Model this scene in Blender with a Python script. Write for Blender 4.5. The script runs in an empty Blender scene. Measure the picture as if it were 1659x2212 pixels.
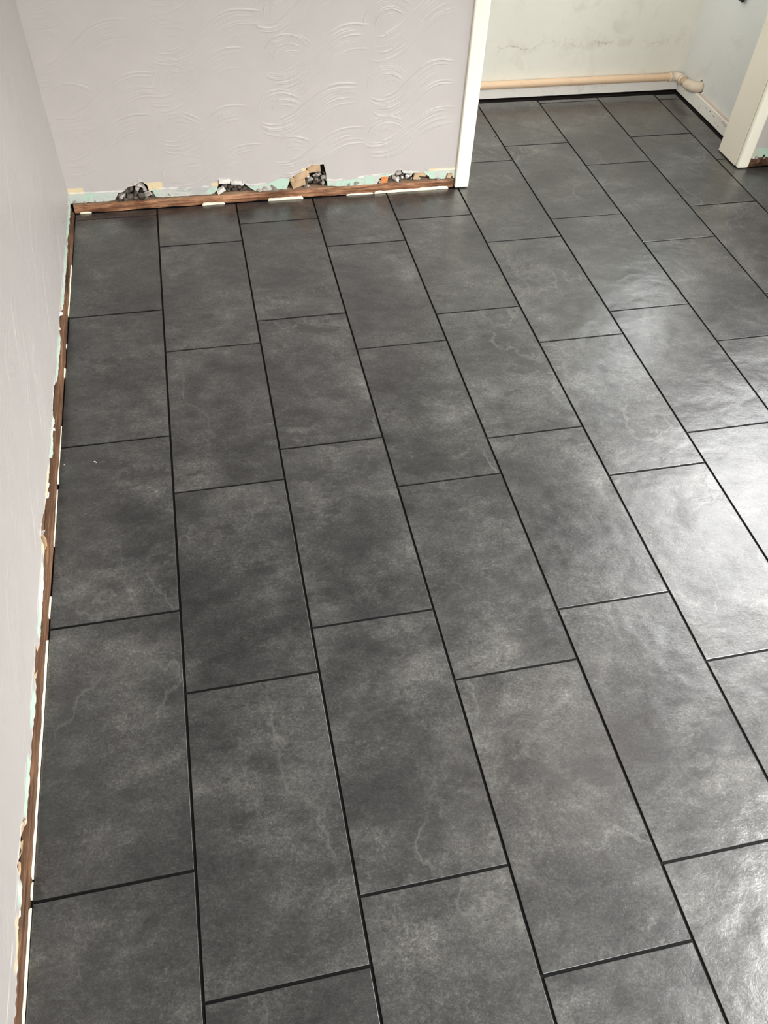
import bpy, bmesh, math, random
import numpy as np
from mathutils import Vector, Matrix

random.seed(7)
rng = np.random.default_rng(11)
S = bpy.context.scene
COL = S.collection

# ------------------------------------------------------------------ camera
cam_d = bpy.data.cameras.new('camera')
cam = bpy.data.objects.new('camera', cam_d); COL.objects.link(cam)
cam_d.sensor_fit = 'HORIZONTAL'; cam_d.sensor_width = 36.0
cam_d.lens = 1748.148 * 36.0 / 1659.0
cam_d.clip_start = 0.02
_R = ((0.977756897, -0.205910597, 0.039903326),
      (-0.132069440, -0.752223785, -0.645536243),
      (0.162938984, 0.625907504, -0.762686491))
cam.matrix_world = Matrix(((_R[0][0], -_R[1][0], -_R[2][0], 0.498436),
                           (_R[0][1], -_R[1][1], -_R[2][1], -1.021242),
                           (_R[0][2], -_R[1][2], -_R[2][2], 1.670442),
                           (0, 0, 0, 1)))
S.camera = cam

# ------------------------------------------------------------------ sky, daylight through the windows, exposure
S.view_settings.view_transform = 'Standard'
S.view_settings.look = 'None'
S.view_settings.gamma = 1.0
S.view_settings.use_curve_mapping = False
S.view_settings.exposure = 0.0
W = bpy.data.worlds.new('sky'); S.world = W; W.use_nodes = True
_bg = W.node_tree.nodes['Background']
_bg.inputs['Color'].default_value = (0.80, 0.90, 1.0, 1)
_bg.inputs['Strength'].default_value = 1.2

def window_light(name, loc, look, sx, sy, power, color, spread=180):
    d = bpy.data.lights.new(name, 'AREA'); d.shape = 'RECTANGLE'
    d.size = sx; d.size_y = sy; d.energy = power; d.color = color; d.spread = math.radians(spread)
    o = bpy.data.objects.new(name, d); COL.objects.link(o)
    o.location = loc
    o.rotation_euler = Vector(look).to_track_quat('-Z', 'Z').to_euler()
    return o
# daylight entering by the two windows of the right wall, by the window in the recess
# and by the passage on the left of the recess
# (light from the sky falls slantwise, so these look downwards into the room)
window_light('daylight_near_window', (3.34, -1.00, 1.50), (-0.80, 0.62, -1.3), 1.5, 1.25, 125, (1.0, 0.99, 0.975), 92)
window_light('daylight_far_window', (3.34, 1.25, 1.55), (-1, -0.55, -1.25), 1.35, 1.25, 31, (1.0, 0.99, 0.98), 130)
window_light('daylight_rear_window', (1.55, -2.84, 1.45), (0.18, 1, -0.10), 1.5, 1.2, 92, (1.0, 0.99, 0.975))
window_light('daylight_recess', (3.07, 2.50, 1.50), (-1, 0, -0.5), 0.50, 0.95, 20, (0.95, 0.98, 1.0), 160)
window_light('daylight_passage', (0.72, 2.50, 1.55), (1, 0, 0), 0.55, 1.1, 24, (0.95, 0.98, 1.0))

# ------------------------------------------------------------------ helpers
def link(name, me, mat=None, parent=None, loc=None):
    o = bpy.data.objects.new(name, me); COL.objects.link(o)
    if mat is not None and not me.materials: me.materials.append(mat)
    if loc is not None: o.location = loc
    if parent is not None: o.parent = parent
    return o
def empty(name, loc=(0, 0, 0)):
    o = bpy.data.objects.new(name, None); COL.objects.link(o); o.location = loc
    o.empty_display_size = 0.05
    return o
def tag(o, label=None, cat=None, group=None, kind=None):
    if label: o['label'] = label
    if cat: o['category'] = cat
    if group: o['group'] = group
    if kind: o['kind'] = kind
    return o
def from_bm(name, bm, mat=None, parent=None, loc=None, smooth=False):
    me = bpy.data.meshes.new(name)
    bmesh.ops.recalc_face_normals(bm, faces=bm.faces)
    bm.to_mesh(me); bm.free()
    if smooth:
        for p in me.polygons: p.use_smooth = True
    return link(name, me, mat, parent, loc)
def add_box(bm, lo, hi, bevel=0.0, seg=2):
    r = bmesh.ops.create_cube(bm, size=1.0)
    vs = r['verts']
    for v in vs:
        v.co = Vector([lo[i] + (v.co[i] + 0.5) * (hi[i] - lo[i]) for i in range(3)])
    if bevel > 0:
        es = list({e for v in vs for e in v.link_edges})
        bmesh.ops.bevel(bm, geom=es, offset=bevel, segments=seg, profile=0.5, affect='EDGES')
def box(name, lo, hi, mat, parent=None, bevel=0.0, seg=2):
    bm = bmesh.new(); add_box(bm, lo, hi, bevel, seg)
    return from_bm(name, bm, mat, parent, smooth=False)

def grid_mesh(name, P, cols=None, smooth=True):
    """P: (rows, columns, 3) points -> quad grid; cols: (rows, columns, 3) paint colours."""
    n, m = P.shape[:2]
    me = bpy.data.meshes.new(name)
    me.vertices.add(n * m)
    me.vertices.foreach_set('co', P.reshape(-1).astype(np.float32))
    i, j = np.meshgrid(np.arange(n - 1), np.arange(m - 1), indexing='ij')
    a = (i * m + j).ravel()
    q = np.stack([a, a + 1, a + m + 1, a + m], 1)
    nf = len(q)
    me.loops.add(nf * 4); me.polygons.add(nf)
    me.loops.foreach_set('vertex_index', q.ravel().astype(np.int32))
    me.polygons.foreach_set('loop_start', (np.arange(nf) * 4).astype(np.int32))
    me.polygons.foreach_set('loop_total', np.full(nf, 4, np.int32))
    me.polygons.foreach_set('use_smooth', np.full(nf, smooth, bool))
    me.update(calc_edges=True); me.validate()
    if cols is not None:
        at = me.color_attributes.new('paint', 'FLOAT_COLOR', 'POINT')
        c4 = np.ones((n * m, 4), np.float32); c4[:, :3] = cols.reshape(-1, 3)
        at.data.foreach_set('color', c4.ravel())
    return me

def vnoise(x, y, seed=0):
    x = np.asarray(x, float); y = np.asarray(y, float)
    xi = np.floor(x).astype(np.int64); yi = np.floor(y).astype(np.int64)
    fx = x - xi; fy = y - yi
    fx = fx * fx * (3 - 2 * fx); fy = fy * fy * (3 - 2 * fy)
    def h(a, b):
        n = (a * 374761393 + b * 668265263 + seed * 974634777) & 0x7fffffff
        n = ((n ^ (n >> 13)) * 1274126177) & 0x7fffffff
        return ((n ^ (n >> 16)) & 0xffff) / 65535.0
    return (h(xi, yi) * (1 - fx) + h(xi + 1, yi) * fx) * (1 - fy) + (h(xi, yi + 1) * (1 - fx) + h(xi + 1, yi + 1) * fx) * fy
def fbm(x, y, seed=0, o=4):
    s = 0; a = 0.5
    for k in range(o):
        s = s + a * vnoise(x * 2 ** k, y * 2 ** k, seed + k); a *= 0.5
    return s / (1 - 0.5 ** o)

# ------------------------------------------------------------------ materials
def srgb(r, g, b):
    f = lambda c: c / 12.92 if c <= 0.04045 else ((c + 0.055) / 1.055) ** 2.4
    return (f(r / 255), f(g / 255), f(b / 255), 1.0)
class NT:
    def __init__(s, name):
        s.m = bpy.data.materials.new(name); s.m.use_nodes = True
        s.t = s.m.node_tree; s.b = s.t.nodes['Principled BSDF']
    def n(s, typ, **kw):
        nd = s.t.nodes.new(typ)
        for k, v in kw.items():
            if k in nd.inputs and not hasattr(nd, k): nd.inputs[k].default_value = v
            else: setattr(nd, k, v)
        return nd
    def l(s, a, b): s.t.links.new(a, b)
    def noise(s, vec, scale, detail=6, rough=0.6, dist=0.0):
        nd = s.n('ShaderNodeTexNoise'); nd.inputs['Scale'].default_value = scale
        nd.inputs['Detail'].default_value = detail; nd.inputs['Roughness'].default_value = rough
        nd.inputs['Distortion'].default_value = dist
        if vec is not None: s.l(vec, nd.inputs['Vector'])
        return nd.outputs['Fac']
    def mapv(s, vec, scale=(1, 1, 1), rot=(0, 0, 0)):
        nd = s.n('ShaderNodeMapping'); nd.inputs['Scale'].default_value = scale; nd.inputs['Rotation'].default_value = rot
        s.l(vec, nd.inputs['Vector']); return nd.outputs['Vector']
    def ramp(s, fac, stops, interp='LINEAR'):
        nd = s.n('ShaderNodeValToRGB'); cr = nd.color_ramp; cr.interpolation = interp
        while len(cr.elements) < len(stops): cr.elements.new(0.5)
        for e, (p, c) in zip(cr.elements, stops):
            e.position = p; e.color = c if len(c) == 4 else (*c, 1)
        s.l(fac, nd.inputs['Fac']); return nd.outputs['Color']
    def g(s, fac, a, b):   # grey ramp
        return s.ramp(fac, [(a, (0, 0, 0)), (b, (1, 1, 1))]) if a < b else s.ramp(fac, [(b, (1, 1, 1)), (a, (0, 0, 0))])
    def mix(s, fac, a, b, mode='MIX'):
        nd = s.n('ShaderNodeMix', data_type='RGBA', blend_type=mode)
        for inp, v in ((nd.inputs[0], fac), (nd.inputs[6], a), (nd.inputs[7], b)):
            if hasattr(v, 'links'): s.l(v, inp)
            else: inp.default_value = v
        return nd.outputs[2]
    def math(s, op, a, b=None, c=None):
        nd = s.n('ShaderNodeMath', operation=op)
        for k, v in enumerate((a, b, c)):
            if v is None: continue
            if hasattr(v, 'links'): s.l(v, nd.inputs[k])
            else: nd.inputs[k].default_value = v
        return nd.outputs[0]
    def bump(s, h, strength, dist, prev=None):
        nd = s.n('ShaderNodeBump'); nd.inputs['Strength'].default_value = strength; nd.inputs['Distance'].default_value = dist
        s.l(h, nd.inputs['Height'])
        if prev is not None: s.l(prev, nd.inputs['Normal'])
        return nd.outputs['Normal']
    def out(s, color=None, rough=None, normal=None, spec=None):
        for k, v in (('Base Color', color), ('Roughness', rough), ('Normal', normal), ('Specular IOR Level', spec)):
            if v is None: continue
            if hasattr(v, 'links'): s.l(v, s.b.inputs[k])
            else: s.b.inputs[k].default_value = v
        return s.m

def tile_material():
    t = NT('slate_tile')
    tc = t.n('ShaderNodeTexCoord'); oi = t.n('ShaderNodeObjectInfo')
    off = t.n('ShaderNodeVectorMath', operation='SCALE'); off.inputs[0].default_value = (37.0, 61.0, 23.0)
    t.l(oi.outputs['Random'], off.inputs['Scale'])
    ad = t.n('ShaderNodeVectorMath', operation='ADD'); t.l(tc.outputs['Object'], ad.inputs[0]); t.l(off.outputs[0], ad.inputs[1])
    v = ad.outputs[0]
    st = t.mapv(v, (1.0, 1.6, 1.0), (0, 0, 0.32))            # grain runs across the tile, a little diagonal
    clouds = t.noise(v, 4.2, 4, 0.5, 0.3)
    stone = t.noise(st, 11, 12, 0.74, 0.25)
    mid = t.noise(st, 26, 8, 0.70, 0.3)
    grit = t.noise(t.mapv(v, (1, 1.35, 1), (0, 0, .3)), 130, 5, 0.75, 0.5)
    fine = t.noise(v, 420, 2, 0.6)
    f = t.math('MULTIPLY', clouds, 0.30)
    f = t.math('MULTIPLY_ADD', stone, 0.30, f)
    f = t.math('MULTIPLY_ADD', grit, 0.25, f)
    f = t.math('MULTIPLY_ADD', fine, 0.15, f)
    base = t.ramp(f, [(0.39, srgb(20, 20, 21)), (0.46, srgb(39, 39, 39)), (0.52, srgb(57, 57, 56)), (0.58, srgb(79, 78, 76)), (0.66, srgb(120, 119, 115))])
    flk = t.noise(t.mapv(v, (1, 1.25, 1), (0, 0, .5)), 78, 7, 0.78, 1.6)
    gc = t.ramp(flk, [(0.36, (.50, .50, .50)), (0.47, (.92, .92, .92)), (0.55, (1.10, 1.10, 1.09)), (0.66, (1.75, 1.74, 1.70))])
    gm = t.ramp(t.noise(v, 6.5, 5, 0.6, 0.4), [(0.38, (.25, .25, .25)), (0.60, (1, 1, 1))])
    base = t.mix(gm, base, t.mix(1.0, base, gc, 'MULTIPLY'))
    # dark eroded patches with crisp borders
    patch = t.g(t.noise(st, 7, 12, 0.74, 0.2), 0.535, 0.575)
    pm = t.g(t.noise(v, 3.1, 2, 0.5), 0.44, 0.58)
    base = t.mix(t.math('MULTIPLY', t.math('MULTIPLY', patch, pm), 0.62), base, srgb(26, 26, 27))
    # thin pale veins
    vn = t.noise(t.mapv(v, (1.0, 0.7, 1.0), (0, 0, 0.5)), 2.0, 9, 0.54, 0.1)
    vd = t.math('ABSOLUTE', t.math('SUBTRACT', vn, 0.5))
    vein = t.g(vd, 0.0065, 0.0)
    vmask = t.g(t.noise(v, 4, 3, 0.5), 0.46, 0.60)
    vein = t.math('MULTIPLY', vein, vmask)
    base = t.mix(t.math('MULTIPLY', vein, 0.28), base, srgb(118, 117, 112))
    # dark hairline cracks
    cn = t.noise(st, 3.4, 9, 0.6, 0.2)
    cd = t.g(t.math('ABSOLUTE', t.math('SUBTRACT', cn, 0.47)), 0.004, 0.0)
    cm = t.math('MULTIPLY', cd, t.g(t.noise(v, 4, 2, 0.5), 0.50, 0.60))
    base = t.mix(t.math('MULTIPLY', cm, 0.55), base, srgb(20, 20, 20))
    # relief: slow undulation of the riven face, ledges, fine pitting
    und = t.noise(t.mapv(v, (1, 1.2, 1)), 7.5, 2, 0.5, 0.3)
    h = t.math('MULTIPLY_ADD', mid, 0.7, t.math('MULTIPLY', grit, 0.22))
    h = t.math('SUBTRACT', t.math('MULTIPLY_ADD', vein, 0.04, h), t.math('MULTIPLY', cm, 0.07))
    nrm = t.bump(und, 1.0, 0.0046)
    nrm = t.bump(h, 0.6, 0.0018, nrm)
    nrm = t.bump(fine, 0.2, 0.0003, nrm)
    rough = t.math('MULTIPLY_ADD', stone, 0.24, 0.33)
    t.b.inputs['Coat Weight'].default_value = 0.95; t.b.inputs['Coat IOR'].default_value = 1.6
    t.l(t.math('MULTIPLY_ADD', mid, 0.18, 0.08), t.b.inputs['Coat Roughness']); t.l(nrm, t.b.inputs['Coat Normal'])
    return t.out(base, rough, nrm, 0.35)

def wall_paint(name, rgb, rough=0.55, var=0.04):
    t = NT(name); tc = t.n('ShaderNodeTexCoord')
    n = t.noise(tc.outputs['Object'], 3.0, 4, 0.5)
    c = srgb(*rgb)
    a = tuple(x * (1 - var) for x in c[:3]) + (1,); b = tuple(min(1, x * (1 + var)) for x in c[:3]) + (1,)
    col = t.ramp(n, [(0.3, a), (0.7, b)])
    nr = t.bump(t.noise(tc.outputs['Object'], 260, 3, 0.6), 0.12, 0.0006)
    return t.out(col, rough, nr, 0.35)

def painted_plaster(name, rough=0.5):
    """Paint colour read from the mesh's own 'paint' layer (old green and cream coats showing at the torn edge)."""
    t = NT(name); tc = t.n('ShaderNodeTexCoord')
    at = t.n('ShaderNodeVertexColor', layer_name='paint')
    n = t.noise(tc.outputs['Object'], 9, 5, 0.55)
    col = t.mix(1.0, at.outputs['Color'], t.ramp(n, [(0.3, (0.955, 0.955, 0.955)), (0.7, (1, 1, 1))]), 'MULTIPLY')
    nr = t.bump(t.noise(tc.outputs['Object'], 240, 3, 0.6), 0.12, 0.0006)
    return t.out(col, rough, nr, 0.5)

def stained_white(name, rgb, stain, scale=6, rough=0.6, cracks=True, band=None):
    t = NT(name); tc = t.n('ShaderNodeTexCoord'); v = tc.outputs['Object']
    base = t.mix(t.g(t.noise(v, 2.5, 4, 0.5), 0.35, 0.7), srgb(*rgb), srgb(*[min(255, int(c * 1.03)) for c in rgb]))
    st = t.g(t.noise(v, scale, 9, 0.68, 1.2), 0.55, 0.70)
    base = t.mix(t.math('MULTIPLY', st, 0.35), base, srgb(*stain))
    nr = None
    if cracks:
        sp = t.g(t.noise(v, 38, 4, 0.6), 0.735, 0.77)
        base = t.mix(t.math('MULTIPLY', sp, 0.55), base, srgb(140, 130, 120))
    if band:      # an old patched crack running along the wall at height `band`
        sp_ = t.n('ShaderNodeSeparateXYZ'); t.l(v, sp_.inputs[0])
        wob = t.math('MULTIPLY_ADD', t.noise(v, 5.5, 8, 0.68), 0.16, band - 0.08)
        d_ = t.math('ABSOLUTE', t.math('SUBTRACT', sp_.outputs['Z'], wob))
        ln = t.math('MULTIPLY', t.g(d_, 0.004, 0.0006), t.g(t.noise(v, 7, 3, 0.5), 0.46, 0.56))
        pt = t.math('MULTIPLY', t.g(d_, 0.035, 0.010), t.g(t.noise(v, 18, 8, 0.7), 0.50, 0.56))
        base = t.mix(t.math('MULTIPLY', pt, 0.30), base, srgb(200, 192, 178))
        base = t.mix(t.math('MULTIPLY', ln, 0.55), base, srgb(160, 148, 132))
    h = t.math('MULTIPLY_ADD', t.noise(v, 14, 6, 0.6), 0.7, t.math('MULTIPLY', t.noise(v, 200, 3, 0.6), 0.1))
    nr = t.bump(h, 0.25, 0.003)
    return t.out(base, rough, nr, 0.3)

def wood_mat(name, axis, dark, mid, light, dust=(150, 132, 110)):
    t = NT(name); tc = t.n('ShaderNodeTexCoord'); v = tc.outputs['Object']
    sc = [110, 110, 110]; sc[axis] = 5.0
    g = t.noise(t.mapv(v, sc), 1.0, 8, 0.72, 0.8)
    sc2 = [16, 16, 16]; sc2[axis] = 4.5
    g2 = t.noise(t.mapv(v, sc2), 1.0, 5, 0.65, 0.4)
    f = t.math('MULTIPLY_ADD', g, 0.55, t.math('MULTIPLY', g2, 0.45))
    col = t.ramp(f, [(0.36, srgb(*dark)), (0.49, srgb(*mid)), (0.60, srgb(*light))])
    sc3 = [9, 9, 9]; sc3[axis] = 3.2
    st = t.g(t.noise(t.mapv(v, sc3), 1.0, 7, 0.7), 0.52, 0.66)
    col = t.mix(t.math('MULTIPLY', st, 0.7), col, srgb(*[int(c * .62) for c in dark]))
    sc4 = [40, 40, 40]; sc4[axis] = 7
    pl = t.g(t.noise(t.mapv(v, sc4, (0, 0, .4)), 1.0, 6, 0.7), 0.54, 0.66)
    col = t.mix(t.math('MULTIPLY', pl, 0.5), col, srgb(*[min(255, int(c * 1.12)) for c in light]))
    gn = t.n('ShaderNodeNewGeometry'); sx = t.n('ShaderNodeSeparateXYZ'); t.l(gn.outputs['Normal'], sx.inputs[0])
    col = t.mix(t.math('MULTIPLY', t.g(sx.outputs['Z'], 0.45, 0.9), 0.6), col, srgb(*dust))   # pale dust on top
    nr = t.bump(g, 0.7, 0.003)
    return t.out(col, 0.7, nr, 0.3)

def rock_mat(name, c1, c2, scale=60):
    t = NT(name); tc = t.n('ShaderNodeTexCoord'); oi = t.n('ShaderNodeObjectInfo')
    n = t.noise(tc.outputs['Object'], scale, 6, 0.65)
    col = t.ramp(n, [(0.35, srgb(*c1)), (0.65, srgb(*c2))])
    nr = t.bump(n, 0.6, 0.003)
    return t.out(col, 0.85, nr, 0.2)

M_TILE = tile_material()
M_GROUT = rock_mat('black_grout', (9, 9, 9), (17, 17, 17), 300)
M_FRONT = painted_plaster('front_wall_paint', 0.36)
M_LEFT = painted_plaster('left_wall_paint', 0.42)
M_MAUVE = wall_paint('mauve_paint', (207, 200, 196))
M_WHITE = wall_paint('ceiling_paint', (226, 224, 218), 0.8)
M_ROOM = wall_paint('room_paint', (190, 184, 179), 0.7)
M_REC_BACK = stained_white('recess_back_paint', (229, 227, 215), (200, 194, 180), 4.5, band=.225)
M_REC_RIGHT = stained_white('recess_right_paint', (226, 226, 222), (198, 196, 182), 4.0)
M_SKIRT = stained_white('skirting_paint', (238, 234, 226), (205, 190, 178), 16, 0.45)
M_SKIRT_TOP = stained_white('skirting_top', (222, 200, 186), (190, 160, 140), 20, 0.6)
M_CREAM = stained_white('cream_gloss', (252, 247, 228), (240, 231, 206), 9, 0.33)
M_LINING = stained_white('lining_gloss', (240, 232, 214), (226, 214, 192), 6, 0.4, False)
M_PIPE = stained_white('pipe_paint', (222, 192, 160), (196, 156, 118), 18, 0.45)
M_ELBOW = stained_white('elbow_paint', (228, 210, 190), (208, 178, 150), 22, 0.45)
M_WOOD_F = wood_mat('batten_wood_x', 0, (62, 38, 25), (124, 83, 57), (190, 144, 110))
M_WOOD_L = wood_mat('batten_wood_y', 1, (44, 28, 19), (88, 60, 42), (136, 102, 76), (104, 80, 60))
M_LATH = wood_mat('lath_wood', 1, (58, 44, 32), (104, 80, 60), (140, 112, 86))
M_DARK = rock_mat('cavity_dark', (26, 20, 15), (54, 43, 33), 30)
M_SUB = rock_mat('subfloor', (7, 6, 5), (22, 15, 10), 40)
M_STRIP = stained_white('cream_bead', (246, 239, 212), (222, 204, 160), 30, 0.6)
M_RUB_D = rock_mat('mortar_dark', (50, 44, 39), (112, 103, 94))
M_RUB_L = rock_mat('mortar_light', (120, 112, 104), (186, 178, 170))
M_PLASTER = rock_mat('plaster_bare', (212, 206, 198), (242, 238, 230))
M_TAN = rock_mat('tan_block', (168, 138, 106), (205, 176, 142), 25)
M_ORANGE = rock_mat('orange_block', (190, 110, 58), (222, 148, 92), 40)
M_BLACK = NT('black_plastic').out((0.006, 0.006, 0.006, 1), 0.35)
M_FRAME = wall_paint('window_white', (240, 240, 238), 0.35)
def pane_mat():
    t = NT('window_glass'); nd = t.t.nodes; o = nd['Material Output']
    tr = t.n('ShaderNodeBsdfTransparent'); gl = t.n('ShaderNodeBsdfGlossy'); gl.inputs['Roughness'].default_value = 0.02
    mx = t.n('ShaderNodeMixShader'); mx.inputs[0].default_value = 0.06
    t.l(tr.outputs[0], mx.inputs[1]); t.l(gl.outputs[0], mx.inputs[2]); t.l(mx.outputs[0], o.inputs['Surface'])
    return t.m
M_GLASS = pane_mat()

# ------------------------------------------------------------------ room numbers (metres; x along the far wall, y away from the viewer)
XR = 3.12          # right wall
YB = -2.60         # wall behind
YF = 2.016         # plaster face of the far wall
YW = 2.170         # its other face, in the recess
H = 2.40
OX0, OX1 = 1.563, 2.783      # doorway
RX0, RX1, RY1 = 0.80, 2.885, 2.820   # recess

# ------------------------------------------------------------------ floor: dark bed and one object per tile
bm = bmesh.new()
add_box(bm, (-0.06, YB - 0.1, -0.10), (XR + 0.1, RY1 + 0.1, -0.0030))
floor = from_bm('floor', bm, M_GROUT)
tag(floor, 'black grouted floor of dark grey slate-look rectangular tiles laid in offset rows', kind='structure')

CWD = 0.3035; G = 0.0031; ROW = 0.6126
DX = [0, .0004, .0007, .0004, .0002, -.0012, -.0016, -.0014, .0012, .0012] + [0] * 8
JOINTS = {0: [1.3527, .7412, .1298, -.4831], 1: [1.7392, 1.1263, .5148, -.0965, -.7133],
          2: [1.8565, 1.2430, .6325, .0223, -.5929], 3: [1.6560, 1.0448, .4344, -.1760, -.7924],
          4: [1.7999, 1.1886, .5779, -.0346, -.6502], 5: [2.2104, 1.5979, .9853, .3730, -.2381],
          6: [2.3369, 1.7236, 1.1112, .4988], 7: [2.7399, 2.1249, 1.5110, .8977], 8: [2.3539, 1.7403],
          9: [2.7100, 2.0978], 10: [1.92], 11: [1.71], 12: [1.80], 13: [1.60]}
YTOP_MAIN, YTOP_REC = 2.0088, 2.768
def prism(pts, top, ch=0.0007):
    """A tile: polygon footprint, straight sides, small chamfer round the top."""
    n = len(pts); P = [Vector(p) for p in pts]; ins = []
    for k in range(n):
        a, b, c = P[k - 1], P[k], P[(k + 1) % n]
        d1 = (b - a).normalized(); d2 = (c - b).normalized()
        n1 = Vector((-d1.y, d1.x)); n2 = Vector((-d2.y, d2.x))
        ins.append(b + (n1 + n2) * ch)
    bm = bmesh.new()
    lo = [bm.verts.new((p.x, p.y, -0.0030)) for p in P]
    mi = [bm.verts.new((p.x, p.y, top - ch * 0.55)) for p in P]
    up = [bm.verts.new((p.x, p.y, top)) for p in ins]
    for k in range(n):
        j = (k + 1) % n
        bm.faces.new((lo[k], lo[j], mi[j], mi[k])); bm.faces.new((mi[k], mi[j], up[j], up[k]))
    bm.faces.new(up); bm.faces.new(list(reversed(lo)))
    return bm
full_mesh = {}
n_tiles = 0
for c in range(14):
    x0 = c * CWD + DX[c] + G; x1 = (c + 1) * CWD + DX[c + 1] - G
    if c == 0: x0 = 0.0010
    js = list(JOINTS[c])
    first = js[0]
    # continue the row towards the viewer
    while js[-1] > -1.75: js.append(js[-1] - ROW)
    top_y = YTOP_REC if 5 <= c <= 9 else YTOP_MAIN
    while js[0] + ROW < top_y: js.insert(0, js[0] + ROW)
    edges = [top_y + G] + js
    if c == 9: edges[0] = 2.762 + G
    if c == 6: edges[0] = 2.772 + G
    for a, b in zip(edges[:-1], edges[1:]):
        ya, yb = a - G, b + G
        if ya - yb < 0.008: continue
        xr = x1
        pts = None
        if c == 9:
            if yb > 2.0: xr = 2.845
            elif ya > 2.006: pts = [(x0, yb), (x1, yb), (x1, 2.006), (2.845, 2.006), (2.845, ya), (x0, ya)]
        cx, cy = (x0 + xr) / 2, (ya + yb) / 2
        if pts is None:
            pts = [(x0, yb), (xr, yb), (xr, ya), (x0, ya)]
        loc = [(px - cx, py - cy) for px, py in pts]
        key = (round(xr - x0, 3), round(ya - yb, 3), len(pts))
        bm = prism(loc, 0.0)
        o = from_bm('tile', bm, M_TILE, floor, (cx, cy, 0))
        o.rotation_euler = (random.uniform(-1, 1) * 0.0009, random.uniform(-1, 1) * 0.0012, 0)
        n_tiles += 1
# dark bare strip of subfloor in the gap along the recess skirtings
sub = box('subfloor_strip', (2.848, 2.02, -0.0030), (2.884, 2.80, -0.0010), M_SUB, floor)
sub = box('subfloor_strip', (1.50, 2.780, -0.0030), (2.848, 2.819, -0.0010), M_SUB, floor)

# ------------------------------------------------------------------ combed plaster relief
def catmull(pts, step=0.0012):
    P = np.array(pts, float); P = np.vstack([2 * P[0] - P[1], P, 2 * P[-1] - P[-2]])
    out = []
    for k in range(1, len(P) - 2):
        L = np.linalg.norm(P[k + 1] - P[k]); m = max(2, int(L / step))
        u = np.linspace(0, 1, m, endpoint=False)[:, None]
        a, b, c, d = P[k - 1], P[k], P[k + 1], P[k + 2]
        out.append(0.5 * (2 * b + (c - a) * u + (2 * a - 5 * b + 4 * c - d) * u ** 2 + (3 * b - a - 3 * c + d) * u ** 3))
    return np.vstack(out)
def stamp(Hm, u0, v0, res, pts, amp, sig):
    r = int(math.ceil(sig * 2.6 / res))
    pu = (pts[:, 0] - u0) / res; pv = (pts[:, 1] - v0) / res
    iu = np.round(pu).astype(int); iv = np.round(pv).astype(int)
    for du in range(-r, r + 1):
        for dv in range(-r, r + 1):
            a, b = iu + du, iv + dv
            ok = (a >= 0) & (a < Hm.shape[1]) & (b >= 0) & (b < Hm.shape[0])
            d2 = ((a - pu) ** 2 + (b - pv) ** 2) * res * res
            np.maximum.at(Hm, (b[ok], a[ok]), (amp * np.exp(-d2 / (2 * sig * sig)))[ok])
S_PATH = [(-.085, -.030), (-.060, -.050), (-.005, -.054), (.052, -.030), (.108, .014), (.170, .060), (.225, .077), (.300, .074)]
SHELL = [(-.082, -.036), (-.078, .004), (-.042, .047), (.013, .060), (.066, .044), (.108, .016)]
def motif(Hm, u0, v0, res, cx, cz, k, r, sc=1.0):
    sx = sc * r.uniform(0.88, 1.12); sz = sc * r.uniform(0.85, 1.15); sh = r.uniform(-0.12, 0.12)
    def tf(p):
        p = np.array(p, float)
        return np.stack([cx + p[:, 0] * sx + p[:, 1] * sh, cz + p[:, 1] * sz + p[:, 0] * sh * 0.6], 1)
    n = 11
    for q in range(n):
        s = 1.0 - q * 0.074
        P = (np.array(SHELL) - np.array((0.035, -0.03))) * s + np.array((0.035, -0.03))
        t = catmull(tf(P))
        a, b = int(len(t) * r.uniform(0.0, .35)), int(len(t) * r.uniform(.75, 1.0)); t = t[a:b]
        w = vnoise(np.arange(len(t)) * 0.02, np.full(len(t), q * 3.1 + cx * 50), 5)
        stamp(Hm, u0, v0, res, t, k * np.minimum(1, np.minimum(np.arange(len(t)), np.arange(len(t))[::-1]) / 20.0) * (0.15 + 0.95 * w) * r.uniform(0.4, 1.1), r.uniform(0.0009, 0.0014))
    for q in range(15):
        d = -0.0058 * q + r.uniform(-.001, .001)
        P = np.array(S_PATH) + np.array((0.25 * -d, d)) * 1.0
        t = catmull(tf(P))
        a, b = int(len(t) * r.uniform(0, .35)), int(len(t) * r.uniform(.55, 1.0))
        if q == 0: a, b = int(len(t) * .2), len(t)
        t = t[a:b]
        if len(t) < 5: continue
        w = vnoise(np.arange(len(t)) * 0.015, np.full(len(t), q * 7.3 + cz * 90), 9)
        env = np.minimum(1, np.minimum(np.arange(len(t)), np.arange(len(t))[::-1]) / 25.0)
        stamp(Hm, u0, v0, res, t, k * (1.25 if q == 0 else 0.75) * env * (0.3 + 0.85 * w), r.uniform(0.0009, 0.0015))

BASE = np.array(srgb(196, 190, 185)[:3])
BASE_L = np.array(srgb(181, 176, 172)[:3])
GREEN = np.array(srgb(190, 217, 197)[:3]); GREEN2 = np.array(srgb(168, 214, 203)[:3])
CREAMY = np.array(srgb(232, 212, 172)[:3]); BARE = np.array(srgb(226, 222, 214)[:3]); GREYS = np.array(srgb(190, 188, 184)[:3])
def lerp(c, d, w): return c * (1 - w[..., None]) + d * w[..., None]
def sst(x, a, b):
    t = np.clip((x - a) / (b - a), 0, 1); return t * t * (3 - 2 * t)
def interp_steps(x, pts):
    p = sorted(pts); return np.interp(x, [a for a, _ in p], [b for _, b in p])

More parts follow.
